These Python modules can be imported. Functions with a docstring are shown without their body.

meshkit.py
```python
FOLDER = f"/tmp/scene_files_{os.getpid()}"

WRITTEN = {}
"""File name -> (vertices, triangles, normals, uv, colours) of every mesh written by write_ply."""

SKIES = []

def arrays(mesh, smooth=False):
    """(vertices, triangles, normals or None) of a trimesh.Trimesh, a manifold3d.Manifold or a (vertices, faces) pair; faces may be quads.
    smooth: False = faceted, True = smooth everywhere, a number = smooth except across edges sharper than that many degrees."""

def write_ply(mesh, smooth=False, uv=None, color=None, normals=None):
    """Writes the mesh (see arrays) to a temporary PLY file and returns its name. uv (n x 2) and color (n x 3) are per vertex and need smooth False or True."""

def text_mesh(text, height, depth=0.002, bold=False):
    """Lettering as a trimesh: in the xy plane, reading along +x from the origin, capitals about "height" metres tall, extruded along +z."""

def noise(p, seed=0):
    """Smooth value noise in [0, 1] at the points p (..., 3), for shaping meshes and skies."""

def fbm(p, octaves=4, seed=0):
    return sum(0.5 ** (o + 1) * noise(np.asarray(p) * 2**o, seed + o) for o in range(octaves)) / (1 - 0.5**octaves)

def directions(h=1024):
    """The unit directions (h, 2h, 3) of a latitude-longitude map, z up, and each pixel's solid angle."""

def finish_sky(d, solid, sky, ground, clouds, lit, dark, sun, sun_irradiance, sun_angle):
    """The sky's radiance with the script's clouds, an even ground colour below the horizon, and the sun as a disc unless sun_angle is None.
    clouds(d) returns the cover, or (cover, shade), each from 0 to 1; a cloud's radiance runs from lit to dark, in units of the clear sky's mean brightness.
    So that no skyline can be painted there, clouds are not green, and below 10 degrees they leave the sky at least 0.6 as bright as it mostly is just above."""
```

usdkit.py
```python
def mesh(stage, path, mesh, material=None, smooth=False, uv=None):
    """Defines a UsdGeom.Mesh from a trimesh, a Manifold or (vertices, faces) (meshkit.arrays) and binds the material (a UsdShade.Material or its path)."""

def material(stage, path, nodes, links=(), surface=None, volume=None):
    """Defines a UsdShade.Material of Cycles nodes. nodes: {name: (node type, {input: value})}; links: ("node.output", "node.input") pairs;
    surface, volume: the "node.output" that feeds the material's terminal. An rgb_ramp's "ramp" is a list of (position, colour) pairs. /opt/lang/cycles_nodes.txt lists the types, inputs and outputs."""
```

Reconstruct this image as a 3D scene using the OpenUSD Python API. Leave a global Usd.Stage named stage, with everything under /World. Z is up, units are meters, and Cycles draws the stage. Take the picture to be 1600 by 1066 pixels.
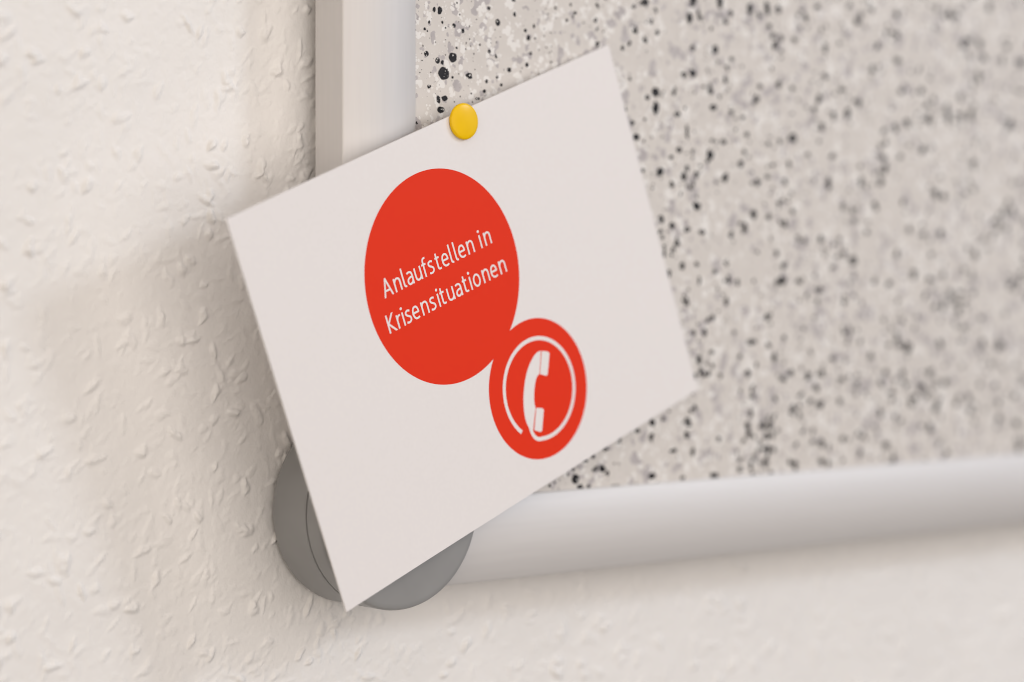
import math
import numpy as np
import trimesh
import usdkit
from pxr import Gf, Usd, UsdGeom, UsdLux
from shapely import affinity
from shapely.geometry import LineString, Point, Polygon, box
from shapely.ops import unary_union

stage = Usd.Stage.CreateInMemory()
UsdGeom.SetStageUpAxis(stage, UsdGeom.Tokens.z)
UsdGeom.SetStageMetersPerUnit(stage, 1.0)
UsdGeom.Xform.Define(stage, '/World')
UsdGeom.Scope.Define(stage, '/World/Looks')
RNG = np.random.default_rng(7)
MM = 0.001                      # everything below is laid out in millimetres; x right, y into the wall, z up

# ------------------------------------------------------------------ camera
CAM_P = np.array([-379.486, -526.403, 66.552])
YAW, PITCH, ROLL = 0.7088959, -0.0347834, 0.0024596
r0 = np.array([math.cos(YAW), -math.sin(YAW), 0.0])
fw = np.array([math.sin(YAW) * math.cos(PITCH), math.cos(YAW) * math.cos(PITCH), math.sin(PITCH)])
u0 = np.cross(r0, fw)
rt = math.cos(ROLL) * r0 + math.sin(ROLL) * u0
up = -math.sin(ROLL) * r0 + math.cos(ROLL) * u0


def frame_matrix(x, y, z, p):
    return Gf.Matrix4d(*x, 0, *y, 0, *z, 0, *p, 1)


cam = UsdGeom.Camera.Define(stage, '/World/camera')
cam.AddTransformOp().Set(frame_matrix(rt.tolist(), up.tolist(), (-fw).tolist(), (CAM_P * MM).tolist()))
cam.CreateHorizontalApertureAttr(36.0)
cam.CreateVerticalApertureAttr(24.0)
cam.CreateFocalLengthAttr(36.0 * 3842.8 / 1600)
cam.CreateClippingRangeAttr(Gf.Vec2f(0.05, 50))
cam.CreateFStopAttr(5.2)
cam.CreateFocusDistanceAttr(0.643)
cam.CreateExposureAttr(-0.09)


# ------------------------------------------------------------------ lamps out of view and added fill
def rect_light(name, pos, aim, w, h, color, radiance):
    """A rectangular lamp of w x h metres at pos, shining towards aim."""
    pos, aim = np.array(pos, float), np.array(aim, float)
    z = pos - aim
    z /= np.linalg.norm(z)
    x = np.cross([0, 0, 1.0] if abs(z[2]) < 0.95 else [0, 1.0, 0], z)
    x /= np.linalg.norm(x)
    y = np.cross(z, x)
    l = UsdLux.RectLight.Define(stage, '/World/' + name)
    l.AddTransformOp().Set(frame_matrix(x.tolist(), y.tolist(), z.tolist(), pos.tolist()))
    l.CreateWidthAttr(w)
    l.CreateHeightAttr(h)
    l.CreateColorAttr(Gf.Vec3f(*color))
    l.CreateIntensityAttr(radiance)
    return l


AIM = np.array([0.03, 0.0, 0.05])
KEY_DIR = np.array([1.13, -1.0, 0.69])
KEY_DIR /= np.linalg.norm(KEY_DIR)
rect_light('unseen_key_lamp', AIM + 1.7 * KEY_DIR, AIM, 0.21, 0.26, (0.87, 0.95, 1.06), 34.5)  # unseen key from the upper right, casts the shadows on the wall
rect_light('unseen_right_lamp', (2.6, -1.7, 0.7), (0.0, 0.0, 0.1), 2.2, 2.0, (0.78, 0.90, 1.12), 0.75)  # out of view, broad cool light for the faces turned right
rect_light('fill_lamp_above', (-0.2, -1.5, 1.7), (-0.2, -1.2, 0.0), 2.8, 2.4, (1.0, 0.93, 0.88), 0.8)  # added warm fill from above, stands for no actual lamp
rect_light('unseen_front_lamp', (-0.2, -3.0, 0.2), (0.0, 0.0, 0.1), 3.8, 3.0, (1.0, 0.915, 0.845), 2.0)  # out of view, broad warm light from the front for the shaded wall
rect_light('unseen_left_lamp', (-2.4, -1.5, 0.1), (0.0, 0.0, 0.1), 2.2, 2.2, (1.0, 0.87, 0.735), 1.65)  # out of view, warms and lifts the shadow from the left
rect_light('fill_lamp_below', (-0.2, -1.6, -1.4), (-0.2, -1.4, 0.0), 2.6, 2.2, (1.0, 0.84, 0.72), 0.06)  # added dim bounce fill, lifts the undersides of cap and rail


# ------------------------------------------------------------------ materials
def mat(name, nodes, links, surface='p.BSDF'):
    return usdkit.material(stage, '/World/Looks/' + name, nodes, links, surface=surface)


def plain(name, color, rough, **kw):
    return mat(name, {'p': ('principled_bsdf', dict(base_color=color, roughness=rough, **kw))}, [])


def grained(name, c1, c2, scale, rough, bump=0.0, bump_scale=None, stretch=(1, 1, 1), **kw):
    """Colour varies softly between c1 and c2; fine bump in metres."""
    n = {'g': ('geometry', {}), 'm': ('mapping', {'scale': stretch}), 'n': ('noise_texture', {'scale': scale, 'detail': 3.0}),
         'r': ('rgb_ramp', {'ramp': [(0.3, c1), (0.7, c2)]}), 'p': ('principled_bsdf', dict(roughness=rough, **kw))}
    l = [('g.position', 'm.vector'), ('m.vector', 'n.vector'), ('n.fac', 'r.fac'), ('r.color', 'p.base_color')]
    if bump:
        n['n2'] = ('noise_texture', {'scale': bump_scale or scale, 'detail': 2.0})
        n['b'] = ('bump', {'strength': 1.0, 'distance': bump})
        l += [('m.vector', 'n2.vector'), ('n2.fac', 'b.height'), ('b.normal', 'p.normal')]
    return mat(name, n, l)


WALL = grained('painted_woodchip', (0.815, 0.80, 0.785), (0.845, 0.83, 0.815), 30, 0.6, bump=0.00010, bump_scale=900)
PAPER = grained('white_card', (0.825, 0.795, 0.79), (0.84, 0.81, 0.805), 900, 0.42, bump=0.000004, bump_scale=2500, specular_ior_level=0.2)
RED = plain('red_print', (0.79, 0.036, 0.008), 0.5, specular_ior_level=0.15)
WHITE_PRINT = plain('white_print', (0.835, 0.805, 0.80), 0.5, specular_ior_level=0.15)
SEAM_RED = plain('pale_red_print', (0.80, 0.42, 0.36), 0.42)
ALU = grained('satin_aluminium', (0.665, 0.645, 0.636), (0.685, 0.665, 0.655), 200, 0.5, bump=0.000004, bump_scale=500, stretch=(4, 4, 0.15), metallic=0.2, specular_ior_level=0.4)
ALU_H = grained('satin_aluminium_level', (0.665, 0.645, 0.636), (0.685, 0.665, 0.655), 200, 0.5, bump=0.000004, bump_scale=500, stretch=(0.15, 4, 4), metallic=0.2, specular_ior_level=0.4)
GREY = grained('grey_plastic', (0.27, 0.27, 0.27), (0.305, 0.305, 0.305), 60, 0.38, bump=0.000008, bump_scale=1500)
DARK = plain('dark_gap', (0.02, 0.02, 0.02), 0.7)
YELLOW = grained('yellow_plastic', (0.90, 0.555, 0.003), (0.93, 0.585, 0.005), 300, 0.3, specular_ior_level=0.22, bump=0.000012, bump_scale=500)
STEEL = plain('steel', (0.55, 0.55, 0.55), 0.3, metallic=1.0)
BOARD = grained('board_base', (0.65, 0.617, 0.587), (0.69, 0.657, 0.625), 180, 0.55, bump=0.00002, bump_scale=2500, specular_ior_level=0.3)
SP_GREY = grained('grey_spatter', (0.42, 0.39, 0.395), (0.53, 0.50, 0.50), 300, 0.55)
SP_WHITE = grained('white_spatter', (0.79, 0.77, 0.745), (0.82, 0.80, 0.78), 300, 0.55)
SP_BLACK = grained('black_spatter', (0.010, 0.0095, 0.011), (0.022, 0.020, 0.022), 400, 0.55, specular_ior_level=0.25)
BACK = plain('board_back', (0.35, 0.27, 0.19), 0.8)


# ------------------------------------------------------------------ helpers
def thing(name, label, cat, group=None):
    x = UsdGeom.Xform.Define(stage, '/World/' + name).GetPrim()
    x.SetCustomDataByKey('label', label)
    x.SetCustomDataByKey('category', cat)
    if group:
        x.SetCustomDataByKey('group', group)
    return '/World/' + name


def obj(parent, name, mesh, material, smooth=30, label=None, kind=None):
    path, k = f'{parent}/{name}', 0
    while stage.GetPrimAtPath(path):
        k += 1
        path = f'{parent}/{name}_{k:03d}'
    if isinstance(mesh, trimesh.Trimesh):
        mesh = (np.asarray(mesh.vertices), np.asarray(mesh.faces))
    v, f = np.asarray(mesh[0], float) * MM, np.asarray(mesh[1])
    usdkit.mesh(stage, path, (v, f), material, smooth=smooth)
    p = stage.GetPrimAtPath(path)
    if label:
        p.SetCustomDataByKey('label', label)
    if kind:
        p.SetCustomDataByKey('kind', kind)
    return path


def polys(shape):
    return [g for g in getattr(shape, 'geoms', [shape]) if g.geom_type == 'Polygon' and g.area > 1e-5]


def flat(shape):
    """Triangles of a planar shape: (n x 2 points, faces)."""
    vs, fs, n = [], [], 0
    for g in polys(shape):
        v, f = trimesh.creation.triangulate_polygon(g, engine='earcut')
        vs.append(v[:, :2])
        fs.append(np.asarray(f) + n)
        n += len(v)
    return np.vstack(vs), np.vstack(fs)


def lathe(profile, n=96):
    """Revolves (radius, height) about +z; open profile starting and ending on the axis."""
    return trimesh.creation.revolve(np.array(profile, float), sections=n)


def to_room(m, x, y, z):
    """A lathe whose axis (+z) is turned to point out of the wall (-y), its origin at x, y, z."""
    v = np.array(m.vertices)
    return trimesh.Trimesh(np.stack([v[:, 0] + x, y - v[:, 2], v[:, 1] + z], 1), m.faces, process=False)


def blob(x, y, rx, ry, n=16, rough=0.22):
    """An irregular droplet outline."""
    t = np.arange(n) * 2 * np.pi / n
    k = 1 + sum(rough / (j ** 0.7) * RNG.normal(0, 0.5) * np.cos(j * t + RNG.uniform(0, 6.28)) for j in (2, 3, 4, 5))
    k = np.clip(k, 0.45, 1.7)
    c, s = np.cos(t) * rx * k, np.sin(t) * ry * k
    a = RNG.uniform(0, 6.28) if abs(rx - ry) < 1e-9 else 0
    return Polygon(np.stack([x + c * math.cos(a) - s * math.sin(a), y + c * math.sin(a) + s * math.cos(a)], 1)).buffer(0)


# ------------------------------------------------------------------ the wall: woodchip paper, chips in relief
def axis(parts):
    return np.unique(np.concatenate([np.arange(a, b, s) for a, b, s in parts] + [[parts[-1][1]]]))


def build_wall():
    gx = axis([(-400, -100, 12), (-100, 20, 0.4), (20, 60, 0.7), (60, 310, 0.9), (310, 700, 15)])
    gz = axis([(-350, -95, 12), (-95, -15, 0.45), (-15, 140, 0.45), (140, 420, 12)])
    X, Z = np.meshgrid(gx, gz)
    Hh = np.zeros_like(X)

    def stamp(cx, cz, ln, wd, ang, h, kind):
        r = max(ln, wd) * 1.9
        i0, i1 = np.searchsorted(gx, [cx - r, cx + r])
        j0, j1 = np.searchsorted(gz, [cz - r, cz + r])
        if i1 - i0 < 2 or j1 - j0 < 2:
            return
        x, z = X[j0:j1, i0:i1] - cx, Z[j0:j1, i0:i1] - cz
        a, b = x * math.cos(ang) + z * math.sin(ang), -x * math.sin(ang) + z * math.cos(ang)
        b = b + kind[0] * a * a / ln + kind[1] * np.sin(a * 1.7 / wd + kind[2]) * wd * 0.3
        wd2 = wd * (1 + kind[3] * a / ln)
        e = kind[4]                                        # rounded or splintery outline
        d = (np.abs(a / ln) ** e + np.abs(b / np.maximum(wd2, 0.25 * wd)) ** e) ** (1 / e)
        p = np.clip((1.25 - d) / 0.75, 0, 1)
        Hh[j0:j1, i0:i1] = np.maximum(Hh[j0:j1, i0:i1], h * p * p * (3 - 2 * p) + 0.55 * Hh[j0:j1, i0:i1])

    for x0, x1, z0, z1 in ((-105, 15, -95, 140), (15, 310, -95, -10)):
        area = (x1 - x0) * (z1 - z0)
        for dens, l_, w_, h_ in ((1 / 9.0, (0.7, 2.2), (0.45, 1.0), (0.03, 0.12)), (1 / 36.0, (1.3, 3.4), (0.5, 1.1), (0.12, 0.30)), (1 / 85.0, (1.3, 3.2), (0.6, 1.35), (0.32, 0.75))):
            for _ in range(int(area * dens)):
                stamp(RNG.uniform(x0, x1), RNG.uniform(z0, z1), RNG.uniform(*l_), RNG.uniform(*w_), RNG.uniform(0, 3.15) if RNG.random() < .6 else RNG.normal(1.1, 0.5), RNG.uniform(*h_),
                      (RNG.normal(0, 0.09), RNG.uniform(0, .8), RNG.uniform(0, 6.28), RNG.uniform(-0.7, 0.7), RNG.uniform(1.1, 2.2)))
    import meshkit
    P = np.stack([X, Z, 0 * X], -1)
    Hh *= 0.45 + 1.0 * meshkit.fbm(P / 1.6, 2, 21) * (0.6 + 0.8 * meshkit.noise(P / 22.0, 5))
    Hh += 0.55 * (meshkit.fbm(P / 14.0, 3, 3) - 0.5) + 0.16 * (meshkit.fbm(P / 2.6, 3, 9) - 0.5)
    ny, nx = X.shape
    idx = np.arange(nx * ny).reshape(ny, nx)
    q = np.stack([idx[:-1, :-1], idx[:-1, 1:], idx[1:, 1:], idx[1:, :-1]], -1).reshape(-1, 4)
    V = np.stack([X, -Hh, Z], -1).reshape(-1, 3)
    path = obj('/World', 'wall', (V, np.vstack([q[:, [0, 1, 2]], q[:, [0, 2, 3]]])), WALL, smooth=True, kind='structure')
    stage.GetPrimAtPath(path).SetCustomDataByKey('label', 'white painted woodchip wall behind the pinboard')
    stage.GetPrimAtPath(path).SetCustomDataByKey('category', 'wall')


build_wall()

# ------------------------------------------------------------------ the pinboard
GAP, SIDE, BULGE = 5.0, 11.71, 2.5     # air behind the frame, depth of its side, width of its face, rise of the rounded face
WID_UP, WID = 24.1, 23.3                          # width of the upright and the level rail
BOARD_Y = -16.2
PZT, PZB = 1.24, -22.06                           # upper and lower edge of the bottom rail
PX, PR, PY = 14.24, 26.04, -2.0                              # corner cap
pin = thing('pinboard', 'speckled grey and white pinboard in an aluminium frame with a round grey corner cap', 'pinboard')


def rail_profile(WID):
    """Cross section: (across from the outer edge, height above the wall), a flat side and a rounded face."""
    n, pts = 28, []
    R = (WID * WID / 4 + BULGE * BULGE) / (2 * BULGE)
    y0 = GAP + SIDE
    c = y0 + BULGE - R
    half = math.asin(WID / 2 / R)
    arc = [(WID / 2 + R * math.sin(t), c + R * math.cos(t)) for t in np.linspace(-half, half, n)]
    e = 0.35                                          # small rounding where side and face meet
    first, last = arc[0], arc[-1]
    pts = [(0.0, GAP), (0.0, y0 - e), (0.06, y0 - 0.12)] + [(first[0] + 0.28, first[1] + 0.1)] + arc[1:-1] + [(last[0] - 0.28, last[1] + 0.1), (WID - 0.06, y0 - 0.12), (WID, y0 - e), (WID, -BOARD_Y - 0.5), (WID - 3, -BOARD_Y - 0.5), (WID - 3, GAP)]
    return np.array(pts)


def rail(vertical, a0, a1):
    pr = rail_profile(WID_UP if vertical else WID)
    m = trimesh.creation.extrude_polygon(Polygon(pr), a1 - a0, engine='earcut')
    v = np.array(m.vertices)
    if vertical:
        w = np.stack([v[:, 0], -v[:, 1], v[:, 2] + a0], 1)
    else:
        w = np.stack([v[:, 2] + a0, -v[:, 1], PZB + v[:, 0]], 1)
    m2 = trimesh.Trimesh(w, m.faces, process=False)
    m2.fix_normals()
    return m2


obj(pin, 'frame_rail', rail(True, 5, 420), ALU, smooth=20, label='upright aluminium rail on the left')
obj(pin, 'frame_rail', rail(False, 20, 700), ALU_H, smooth=20, label='level aluminium rail along the bottom')

# corner cap: a stout round base, a dark seam, a flatter round front
cap = obj(pin, 'corner_cap', to_room(lathe([(0, 0), (PR - 0.8, 0), (PR - 0.15, 0.25), (PR, 0.9), (PR, 14.3), (PR - 0.12, 14.65), (PR - 0.5, 14.8), (0, 14.8)], 160), PX, PY, 0), GREY, smooth=25)
obj(cap, 'seam', to_room(lathe([(0, 0), (PR - 0.75, 0), (PR - 0.75, 0.34), (0, 0.34)], 128), PX, PY - 14.81, 0), DARK)
obj(cap, 'cap_front', to_room(lathe([(0, 0), (PR - 0.5, 0), (PR - 0.12, 0.12), (PR, 0.5), (PR, 4.9), (PR - 0.12, 5.5), (PR - 0.45, 5.95), (PR - 1.0, 6.2), (PR - 1.9, 6.3), (PR - 8, 6.6), (PR - 16, 6.8), (0, 6.9)], 160), PX, PY - 15.16, 0), GREY, smooth=25)
obj(pin, 'wall_foot', to_room(lathe([(0, 0), (11, 0), (11, 3.0), (0, 3.0)], 48), PX + 2, 0.3, 0), GREY)

panel = trimesh.creation.box((680, 10.0, 420))
panel.apply_translation([WID_UP - 2.5 + 340, BOARD_Y + 5.0, PZT - 2.5 + 210])
board = obj(pin, 'board_panel', panel, BOARD, smooth=False)

# printed spatter of the board: positions that can be read off the photograph first (x, z, radii in mm)
SEEN = [(30.6, 131.6, 0.56, 0.71), (32.5, 131.5, 0.8, 1.08), (28.9, 128.2, 0.36, 0.46), (27.4, 126.3, 0.36, 0.46), (28.3, 125.8, 0.24, 0.25), (33.4, 128.4, 0.36, 0.43), (34.5, 127, 0.28, 0.28), (37.4, 127.8, 0.56, 0.62), (40.5, 126.6, 0.56, 0.62), (49.5, 133.2, 0.52, 0.55), (52.7, 129.6, 0.88, 0.92), (58.7, 132.2, 0.48, 0.68), (28, 119.8, 0.8, 0.74), (31.8, 118.2, 0.8, 0.83), (33.4, 117.8, 0.52, 0.62), (37, 119.3, 1.44, 1.29), (33.9, 114.9, 1.84, 1.78), (36.9, 114, 0.4, 0.37), (42.7, 114.7, 1, 0.92), (28.9, 111.2, 0.6, 0.55), (49.7, 121.6, 0.56, 0.52), (52.1, 120.4, 0.44, 0.49), (63.7, 126.1, 0.68, 0.74), (66.1, 126.1, 0.32, 0.31), (64.5, 121.9, 0.52, 0.52), (56.8, 117, 0.72, 0.68), (63.2, 118.7, 0.6, 0.62), (48.8, 113.5, 0.52, 0.55), (54, 112.8, 0.48, 0.43), (52.5, 114.8, 0.48, 0.37), (48, 110.8, 0.56, 0.55), (45.6, 108.7, 0.88, 0.37), (43.4, 110, 0.28, 0.25), (32.9, 105.2, 1.12, 0.98), (32.1, 107.9, 0.72, 0.98), (34.2, 108.3, 1.04, 0.77), (58.3, 135.9, 0.8, 0.31), (73.6, 134.9, 0.48, 0.43), (79.2, 136.2, 0.4, 0.43), (77.8, 131.8, 0.44, 0.43), (65.7, 129.4, 0.4, 0.62), (72, 119.9, 0.4, 0.31), (24.7, 101.4, 0.36, 0.43), (38.4, 133.9, 0.32, 0.25), (46.4, 123.2, 0.32, 0.31), (62.6, 128, 0.56, 0.49), (38.3, 121.9, 0.36, 0.31)]
SEEN_SOFT = [(88.6, 132.5, 0.62, 0.53), (103.3, 137.3, 0.55, 0.53), (111.9, 136.8, 0.55, 0.63), (99, 125.3, 0.48, 0.74), (107.8, 128, 0.83, 0.63), (126.9, 126.9, 0.76, 0.74), (142.6, 137.9, 0.83, 0.74), (154.7, 138.3, 0.83, 0.74), (159, 135.2, 0.83, 0.69), (123.5, 118.9, 0.9, 0.79), (112.1, 113.4, 1.39, 1.16), (108.8, 111.8, 0.83, 0.63), (120.8, 107.5, 1.11, 0.69), (135.5, 110, 1.25, 0.79), (138.1, 113.3, 0.55, 0.53), (143.1, 124.5, 0.76, 0.63), (169.2, 117.1, 0.83, 0.63), (155.1, 117.1, 0.83, 0.63), (114, 90.7, 1.11, 1.16), (107.1, 90.9, 0.55, 0.53), (114.5, 77.1, 1.11, 0.85), (118.9, 75.3, 0.97, 0.85), (125, 74.2, 0.97, 0.74), (121.6, 97.2, 0.97, 0.74), (124.8, 102.5, 0.55, 1.59), (152.6, 78.9, 0.97, 1.38), (169.6, 102.2, 1.52, 1.27), (158.9, 100.1, 0.69, 0.63), (166, 63.7, 1.04, 0.85), (136.6, 61.9, 0.69, 0.69), (129, 64.1, 0.69, 0.63), (130.1, 59.3, 0.48, 1.16), (154.3, 67.7, 0.69, 0.53), (222.4, 108.7, 1.25, 1.16), (217.6, 128, 1.39, 0.85), (192.5, 81.7, 0.9, 0.95), (197.2, 65.2, 1.39, 1.38), (240.6, 85.8, 1.11, 1.06), (235, 116.8, 0.83, 0.85), (257.5, 125.1, 1.11, 1.59), (262.6, 147.8, 1.11, 1.16), (210.6, 97.5, 1.25, 0.85), (183.8, 130.1, 0.83, 1.38), (223.8, 75, 0.97, 0.85), (274.1, 110.1, 1.25, 1.38), (194.6, 143.8, 0.97, 0.74), (269.8, 131.1, 0.83, 1.27), (191.5, 117.7, 1.25, 0.63), (183.9, 121.5, 1.25, 0.74), (200.8, 89.7, 0.97, 1.27), (210, 89.9, 0.97, 1.27), (160.9, 93.8, 0.83, 0.53), (158.6, 90.2, 0.83, 0.63), (127.9, 44.1, 0.71, 0.78), (144.9, 43.9, 0.63, 0.54), (169.3, 31.3, 1.02, 0.9), (111, 14.4, 0.78, 0.96), (81.6, 4, 1.25, 1.2), (115.7, 19.4, 0.63, 0.54), (105.5, 16.4, 0.94, 0.54), (138.5, 12.6, 0.78, 0.66), (119.9, 10, 1.1, 0.6), (111.3, 3.1, 1.25, 0.78), (147.4, 3.1, 0.78, 0.84), (182.3, 21, 1.41, 0.96), (191.6, 21.7, 0.94, 0.96), (242.1, 25.9, 1.25, 1.08), (234.7, 11.6, 1.1, 1.44), (255.1, 16.3, 1.1, 0.96), (213.3, 7, 1.1, 1.2), (199.4, 27, 0.94, 0.72), (162.4, 23.6, 0.78, 0.72), (152.2, 40.9, 1.57, 0.84), (135.3, 38.3, 0.78, 0.6), (147.2, 36.7, 0.71, 0.72), (213, 30, 1.1, 0.84), (239.4, 38.5, 1.25, 1.08), (269.7, 37.3, 1.57, 1.44), (86.5, 1.6, 0.63, 0.48), (93, 11.8, 0.94, 0.48), (85.2, 8.9, 0.78, 0.48), (279.1, 11.1, 1.41, 1.08), (97.6, 1.1, 1.1, 0.36), (123.6, 1.9, 0.78, 0.48)]
BX0, BX1, BZ0, BZ1 = WID_UP - 2, 330.0, PZT - 2, 165.0
AREA = (BX1 - BX0) * (BZ1 - BZ0)


def where():
    return RNG.uniform(BX0, BX1), RNG.uniform(BZ0, BZ1)


def crowd(x, z):
    import meshkit
    return float(meshkit.noise(np.array([x / 7.0, z / 7.0, 0.5]), 31))


def spatter():
    grey, white, black, drops = [], [], [], []
    for _ in range(int(AREA / 20)):                                # soft grey patches
        x, z = where()
        r = 0.5 + 1.5 * RNG.random() ** 2.2
        for _ in range(RNG.integers(1, 4)):
            grey.append(blob(x + RNG.normal(0, r * 0.6), z + RNG.normal(0, r * 0.6), r * RNG.uniform(.4, 1), r * RNG.uniform(.5, 1.1), 18, 0.35))
    for _ in range(int(AREA / 11)):                                # clusters of white droplets
        x, z = where()
        r = 0.35 + 1.0 * RNG.random() ** 1.7
        for _ in range(RNG.integers(2, 7)):
            a = r * RNG.uniform(.25, .85)
            white.append(blob(x + RNG.normal(0, r * 0.75), z + RNG.normal(0, r * 0.75), a, a * RNG.uniform(.7, 1.2), 14, 0.3))
    for x, z, w, h in SEEN:
        black.append(blob(x, z, w, h, 22, 0.25))
    for x, z, w, h in SEEN_SOFT:
        black.append(blob(x, z, w * 1.18, h * 1.18, 18, 0.34))
        for _ in range(RNG.integers(0, 4)):
            black.append(blob(x + RNG.normal(0, w * 1.1), z + RNG.normal(0, w * 1.1), w * .28, w * .3, 10, 0.25))
    seen = np.array([(a, b) for a, b, *_ in SEEN + SEEN_SOFT])
    for _ in range(int(AREA / 9.5)):
        x, z = where()
        r = 0.17 + 1.15 * RNG.random() ** 2.4
        if crowd(x, z) < RNG.uniform(.36, .6):
            continue
        if x < 80 and z > 95:
            r = min(r, 0.2)
        if np.min(np.hypot(*(seen - (x, z)).T)) > 1.8 + r:
            black.append(blob(x, z, r, r * RNG.uniform(.65, 1.4), 16, 0.42))
            if RNG.random() < .25:
                black.append(blob(x + RNG.normal(0, 1.3 * r), z + RNG.normal(0, 1.3 * r), r * .55, r * .6, 12, .3))
    for _ in range(int(AREA / 8)):                                 # smallest grey and black flecks
        x, z = where()
        a = RNG.uniform(.05, .16)
        (grey if RNG.random() < .6 else black).append(blob(x, z, a, a * RNG.uniform(.7, 1.4), 8, .2))
    for x, z, w, h in SEEN + SEEN_SOFT:                            # white spray over the black dots
        if w > .4:
            for _ in range(RNG.integers(0, 3)):
                a = w * RNG.uniform(.08, .2)
                drops.append(blob(x + RNG.normal(0, w * .4), z + RNG.normal(0, h * .4), a, a * RNG.uniform(.8, 1.5), 10, .25))
    for _ in range(int(AREA / 4)):
        x, z = where()
        a = 0.06 + 0.16 * RNG.random() ** 2
        drops.append(blob(x, z, a, a * RNG.uniform(.8, 1.3), 9, .2))
    clip = box(BX0, BZ0, BX1, BZ1)
    for k, (name, shapes, m) in enumerate((('grey_spatter', grey, SP_GREY), ('white_spatter', white, SP_WHITE), ('black_spatter', black, SP_BLACK), ('white_fleck', drops, SP_WHITE))):
        v, f = flat(unary_union(shapes).intersection(clip))
        V = np.stack([v[:, 0], np.full(len(v), BOARD_Y - 0.012 * (k + 1)), v[:, 1]], 1)
        n = np.cross(V[f[:, 1]] - V[f[:, 0]], V[f[:, 2]] - V[f[:, 0]])[:, 1]
        f = np.where((n > 0)[:, None], f[:, ::-1], f)
        obj(board, name, (V, f), m, smooth=False, kind='stuff')


spatter()

# ------------------------------------------------------------------ the postcard
C0 = np.array([41.558, -23.893, 51.283])


def rz(a):
    return np.array([[math.cos(a), -math.sin(a), 0], [math.sin(a), math.cos(a), 0], [0, 0, 1]])


def rx(a):
    return np.array([[1, 0, 0], [0, math.cos(a), -math.sin(a)], [0, math.sin(a), math.cos(a)]])


BOW = 0.7
PSI, TY, TX = 0.3527928, 0.0900090, -0.0334149
RM = rx(TX) @ rz(TY)            # extrinsic: about z first, then x
CA = RM @ np.array([math.cos(PSI), 0, math.sin(PSI)])
CB = RM @ np.array([-math.sin(PSI), 0, math.cos(PSI)])
CN = np.cross(CA, CB)


def on_card(uv, h):
    uv = np.asarray(uv, float)
    h = np.broadcast_to(h, (len(uv),))
    h = h + BOW * ((uv[:, 0] / 74) ** 2 - 0.5)            # the stiff sheet bows a little, drawn in at the pin
    return C0 + uv[:, :1] * CA + uv[:, 1:2] * CB + h[:, None] * CN


def printed(parent, name, shape, h, m, label=None):
    v, f = flat(shape)
    v, f = trimesh.remesh.subdivide_to_size(np.c_[v, 0 * v[:, 0]], f, 5.0, max_iter=12)
    n = (v[f[:, 1], 0] - v[f[:, 0], 0]) * (v[f[:, 2], 1] - v[f[:, 0], 1]) - (v[f[:, 1], 1] - v[f[:, 0], 1]) * (v[f[:, 2], 0] - v[f[:, 0], 0])
    f = np.where((n < 0)[:, None], f[:, ::-1], f)
    return obj(parent, name, (on_card(v[:, :2], h), f), m, smooth=True, label=label)


card = thing('card', 'white card with red discs and a telephone symbol, pinned askew over the board', 'card')
def card_mesh(v, f):
    m = trimesh.Trimesh(on_card(v[:, :2], v[:, 2]), f, process=False)
    m.fix_normals()
    return m


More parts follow.
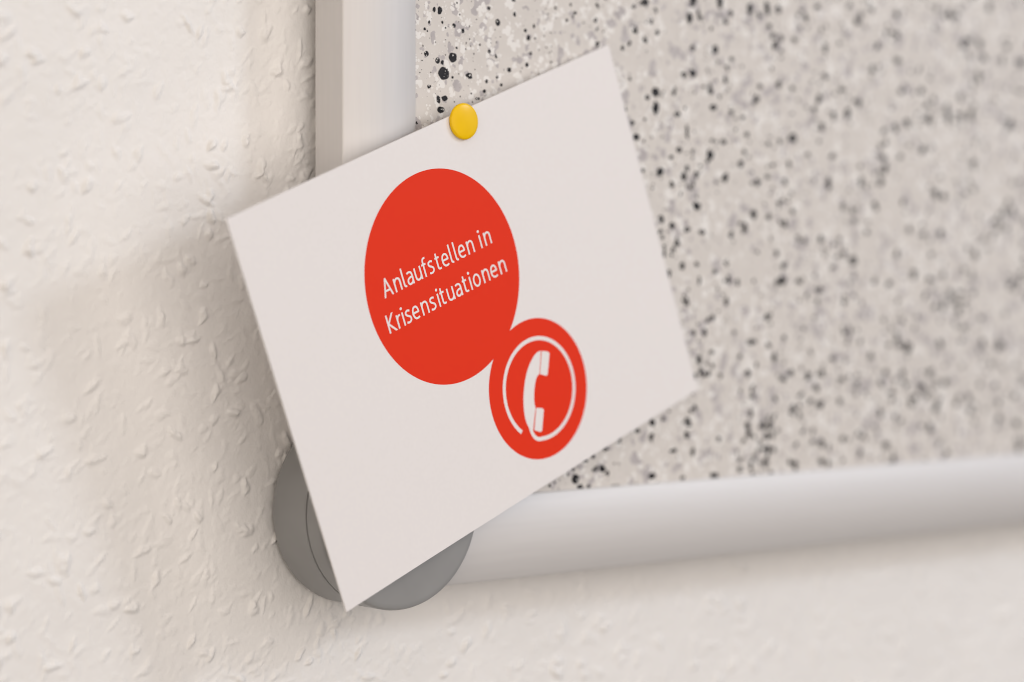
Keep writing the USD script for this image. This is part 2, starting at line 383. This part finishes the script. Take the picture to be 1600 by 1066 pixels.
us = np.linspace(-74, 74, 75)
ringv = np.array([(-52.5, -0.42), (-52.44, -0.01), (-52.4, 0.0), (52.4, 0.0), (52.44, -0.01), (52.5, -0.42)])
sv = np.array([(u, v, h) for u in us for v, h in ringv])
sf = [(k * 6 + a, k * 6 + (a + 1) % 6, (k + 1) * 6 + (a + 1) % 6, (k + 1) * 6 + a) for k in range(74) for a in range(6)]
sf = [t for q in sf for t in ((q[0], q[2], q[1]), (q[0], q[3], q[2]))]
sf += [(0, a, a + 1) for a in range(1, 5)] + [(444, 444 + a + 1, 444 + a) for a in range(1, 5)]
body = obj(card, 'card_sheet', card_mesh(sv, sf), PAPER, smooth=20)
big = Point(-10.0, 13.95).buffer(28.39, 64)
small = Point(12.41, -26.93).buffer(19.3, 64)
printed(body, 'printed_disc', big, 0.012, RED, 'large red disc with two lines of white lettering')
printed(body, 'printed_disc', small.difference(big), 0.012, RED, 'small red disc with the telephone symbol')


def bez(*p, n=12):
    p, t = np.array(p, float), np.linspace(0, 1, n)[:, None]
    return ((1 - t) ** 3 * p[0] + 3 * t * (1 - t) ** 2 * p[1] + 3 * t * t * (1 - t) * p[2] + t ** 3 * p[3]).tolist()


def spline(pts, n=8):
    p = np.array([pts[0]] + list(pts) + [pts[-1]], float)
    out = []
    for i in range(1, len(p) - 2):
        for t in np.linspace(0, 1, n, endpoint=False):
            a, b, c, d = p[i - 1:i + 3]
            out.append((0.5 * (2 * b + (c - a) * t + (2 * a - 5 * b + 4 * c - d) * t * t + (3 * b - a - 3 * c + d) * t ** 3)).tolist())
    return out + [list(pts[-1])]


SW = 0.106                       # stroke weight, capitals being 1 high
N_ = [[(.06, 0), (.06, .74)], bez((.06, .46), (.10, .62), (.19, .685), (.28, .685)) + bez((.28, .685), (.40, .685), (.45, .60), (.45, .46)) + [(.45, 0)]]
GLYPH = {
    'A': [[(.045, -.1), (.05, 0), (.335, .97), (.62, 0), (.625, -.1)], [(.13, .33), (.54, .33)]],
    'K': [[(.06, 0), (.06, 1)], [(.56, 1.1), (.50, 1), (.10, .50), (.53, 0), (.60, -.1)]],
    'n': N_,
    'u': [[(.51 - x, .74 - y) for x, y in s] for s in N_],
    'l': [[(.06, 1.07), (.06, .2)] + bez((.06, .2), (.06, .08), (.10, .05), (.20, .055))],
    'a': [[(.41, 0), (.41, .46)] + bez((.41, .46), (.41, .62), (.34, .685), (.23, .685)) + bez((.23, .685), (.17, .685), (.12, .67), (.07, .64)),
          bez((.41, .40), (.18, .42), (.06, .34), (.06, .20)) + bez((.06, .20), (.06, .10), (.12, .05), (.19, .05)) + bez((.19, .05), (.29, .05), (.38, .12), (.41, .22))],
    'f': [[(.14, 0), (.14, .80)] + bez((.14, .80), (.14, .97), (.21, 1.03), (.35, 1.0)), [(0, .685), (.31, .685)]],
    's': [spline([(.37, .635), (.24, .685), (.11, .645), (.075, .54), (.14, .44), (.26, .365), (.345, .28), (.345, .15), (.25, .065), (.13, .055), (.03, .10)])],
    't': [[(.12, .94), (.12, .2)] + bez((.12, .2), (.12, .08), (.18, .045), (.33, .075)), [(0, .685), (.31, .685)]],
    'e': [[(.08, .375), (.45, .375)] + bez((.45, .375), (.45, .58), (.38, .685), (.265, .685)) + bez((.265, .685), (.13, .685), (.06, .54), (.06, .36)) + bez((.06, .36), (.06, .15), (.16, .05), (.29, .05)) + bez((.29, .05), (.37, .05), (.41, .07), (.45, .10))],
    'i': [[(.06, 0), (.06, .74)]],
    'o': [[(.28 + .22 * math.cos(t), .37 + .315 * math.sin(t)) for t in np.linspace(0, 2 * np.pi, 41)]],
    'r': [[(.06, 0), (.06, .74)], bez((.06, .44), (.09, .60), (.17, .70), (.31, .67))],
}


def line_of_text(letters, base, cap_h):
    out = []
    for ch, x in letters:
        g = unary_union([LineString(s).buffer(SW / 2, cap_style='flat', join_style='mitre' if ch in 'AK' else 'round') for s in GLYPH[ch]])
        if ch in 'AK':
            g = g.intersection(box(-1, 0, 2, 1))
        if ch == 'i':
            g = unary_union([g, Point(.06, .95).buffer(.078)])
        out.append(affinity.translate(affinity.scale(g, cap_h * 1.06, cap_h, origin=(0, 0)), x, base))
    return out


L1 = [('A', -32.0), ('n', -27.75), ('l', -24.45), ('a', -22.9), ('u', -19.85), ('f', -16.75), ('s', -14.6), ('t', -11.6), ('e', -9.3), ('l', -6.05), ('l', -4.2), ('e', -2.7), ('n', .75), ('i', 5.85), ('n', 7.65)]
L2 = [('K', -33.75), ('r', -30.25), ('i', -28.1), ('s', -27.0), ('e', -24.4), ('n', -20.85), ('s', -17.55), ('i', -14.4), ('t', -13.3), ('u', -10.7), ('a', -7.45), ('t', -4.35), ('i', -1.7), ('o', -.4), ('n', 3.4), ('e', 6.65), ('n', 10.2)]
for letters, base in ((L1, 16.1), (L2, 7.05)):
    for (ch, _), g in zip(letters, line_of_text(letters, base, 4.9)):
        printed(body, 'letter', g, 0.024, WHITE_PRINT)


def chaikin(pts, n=3, closed=True):
    p = np.array(pts, float)
    for _ in range(n):
        q = np.roll(p, -1, 0)
        p = np.stack([.75 * p + .25 * q, .25 * p + .75 * q], 1).reshape(-1, 2)
    return p


# telephone symbol: receiver and the cord that runs on into the ring
grip = Polygon(chaikin([(17.05, -17.60), (16.98, -17.64), (15.34, -17.40), (13.08, -18.32), (10.37, -20.31), (8.16, -22.93), (6.31, -26.13), (5.24, -28.77), (4.55, -31.57), (4.53, -34.0), (4.96, -35.5), (6.05, -36.6), (6.25, -36.55), (7.78, -33.82), (9.32, -31.3), (9.34, -31.2), (9.31, -30.03), (9.96, -28.09), (11.25, -25.52), (12.8, -23.62), (14.05, -23.29), (14.18, -23.26), (15.53, -20.63)], 2)).buffer(0)
ear = Polygon([(17.31, -17.78), (19.49, -18.81), (19.97, -19.53), (17.15, -24.61), (16.55, -24.81), (14.38, -23.48)]).buffer(-.25).buffer(.25)
mouth = Polygon([(9.59, -31.39), (11.84, -32.5), (12.12, -33.07), (9.37, -38.14), (8.7, -38.21), (6.64, -36.8)]).buffer(-.25).buffer(.25)
RC, RR = np.array([12.75, -27.0]), 13.75
a0, a1 = math.atan2(-35.64 - RC[1], 1.65 - RC[0]), math.atan2(-39.6 - RC[1], 8.6 - RC[0])
ts = np.linspace(a0, a1 - 2 * np.pi, 90) if a0 < 0 else np.linspace(a0, a1, 90)
ring = [(RC[0] + RR * math.cos(t), RC[1] + RR * math.sin(t)) for t in ts]
ring += bez(ring[-1], (7.0, -39.9), (5.3, -38.6), (5.5, -35.4), n=14)[1:]
cord = LineString(ring).buffer(.56, cap_style='flat').difference(grip.buffer(.01))
printed(body, 'receiver_grip', grip, 0.024, WHITE_PRINT)
printed(body, 'earpiece', ear, 0.024, WHITE_PRINT)
printed(body, 'mouthpiece', mouth, 0.024, WHITE_PRINT)
printed(body, 'ring_cord', cord, 0.024, WHITE_PRINT)

# ------------------------------------------------------------------ the drawing pin
tack = thing('drawing_pin', 'round yellow plastic drawing pin through the upper edge of the white card', 'drawing pin')
tp = on_card([(11.35, 49.8)], 0.0)[0]
HEAD = [(0, 0.0), (3.6, 0.0), (4.55, 0.03), (4.78, 0.12), (4.84, 0.3), (4.84, 0.62), (4.76, 0.82), (4.58, 0.98), (4.3, 1.1), (3.6, 1.24), (2.4, 1.38), (1.2, 1.46), (0, 1.48)]
ax = CN * 0.45 + np.array([0, -1.0, 0]) * 0.55
ax /= np.linalg.norm(ax)
t1 = np.cross([0, 0, 1.0], ax)
t1 /= np.linalg.norm(t1)
t2 = np.cross(ax, t1)


def along(m, off):
    v = np.array(m.vertices)
    return trimesh.Trimesh(tp + v[:, :1] * t1 + v[:, 1:2] * t2 + (v[:, 2:] + off) * ax, m.faces, process=False)


head = obj(tack, 'head', along(lathe(HEAD, 72), 0.35), YELLOW, smooth=40)
obj(tack, 'needle', along(lathe([(0, -10.0), (0.45, -8.5), (0.5, -8), (0.5, 0.4), (0, 0.4)], 20), 0.0), STEEL, smooth=40)
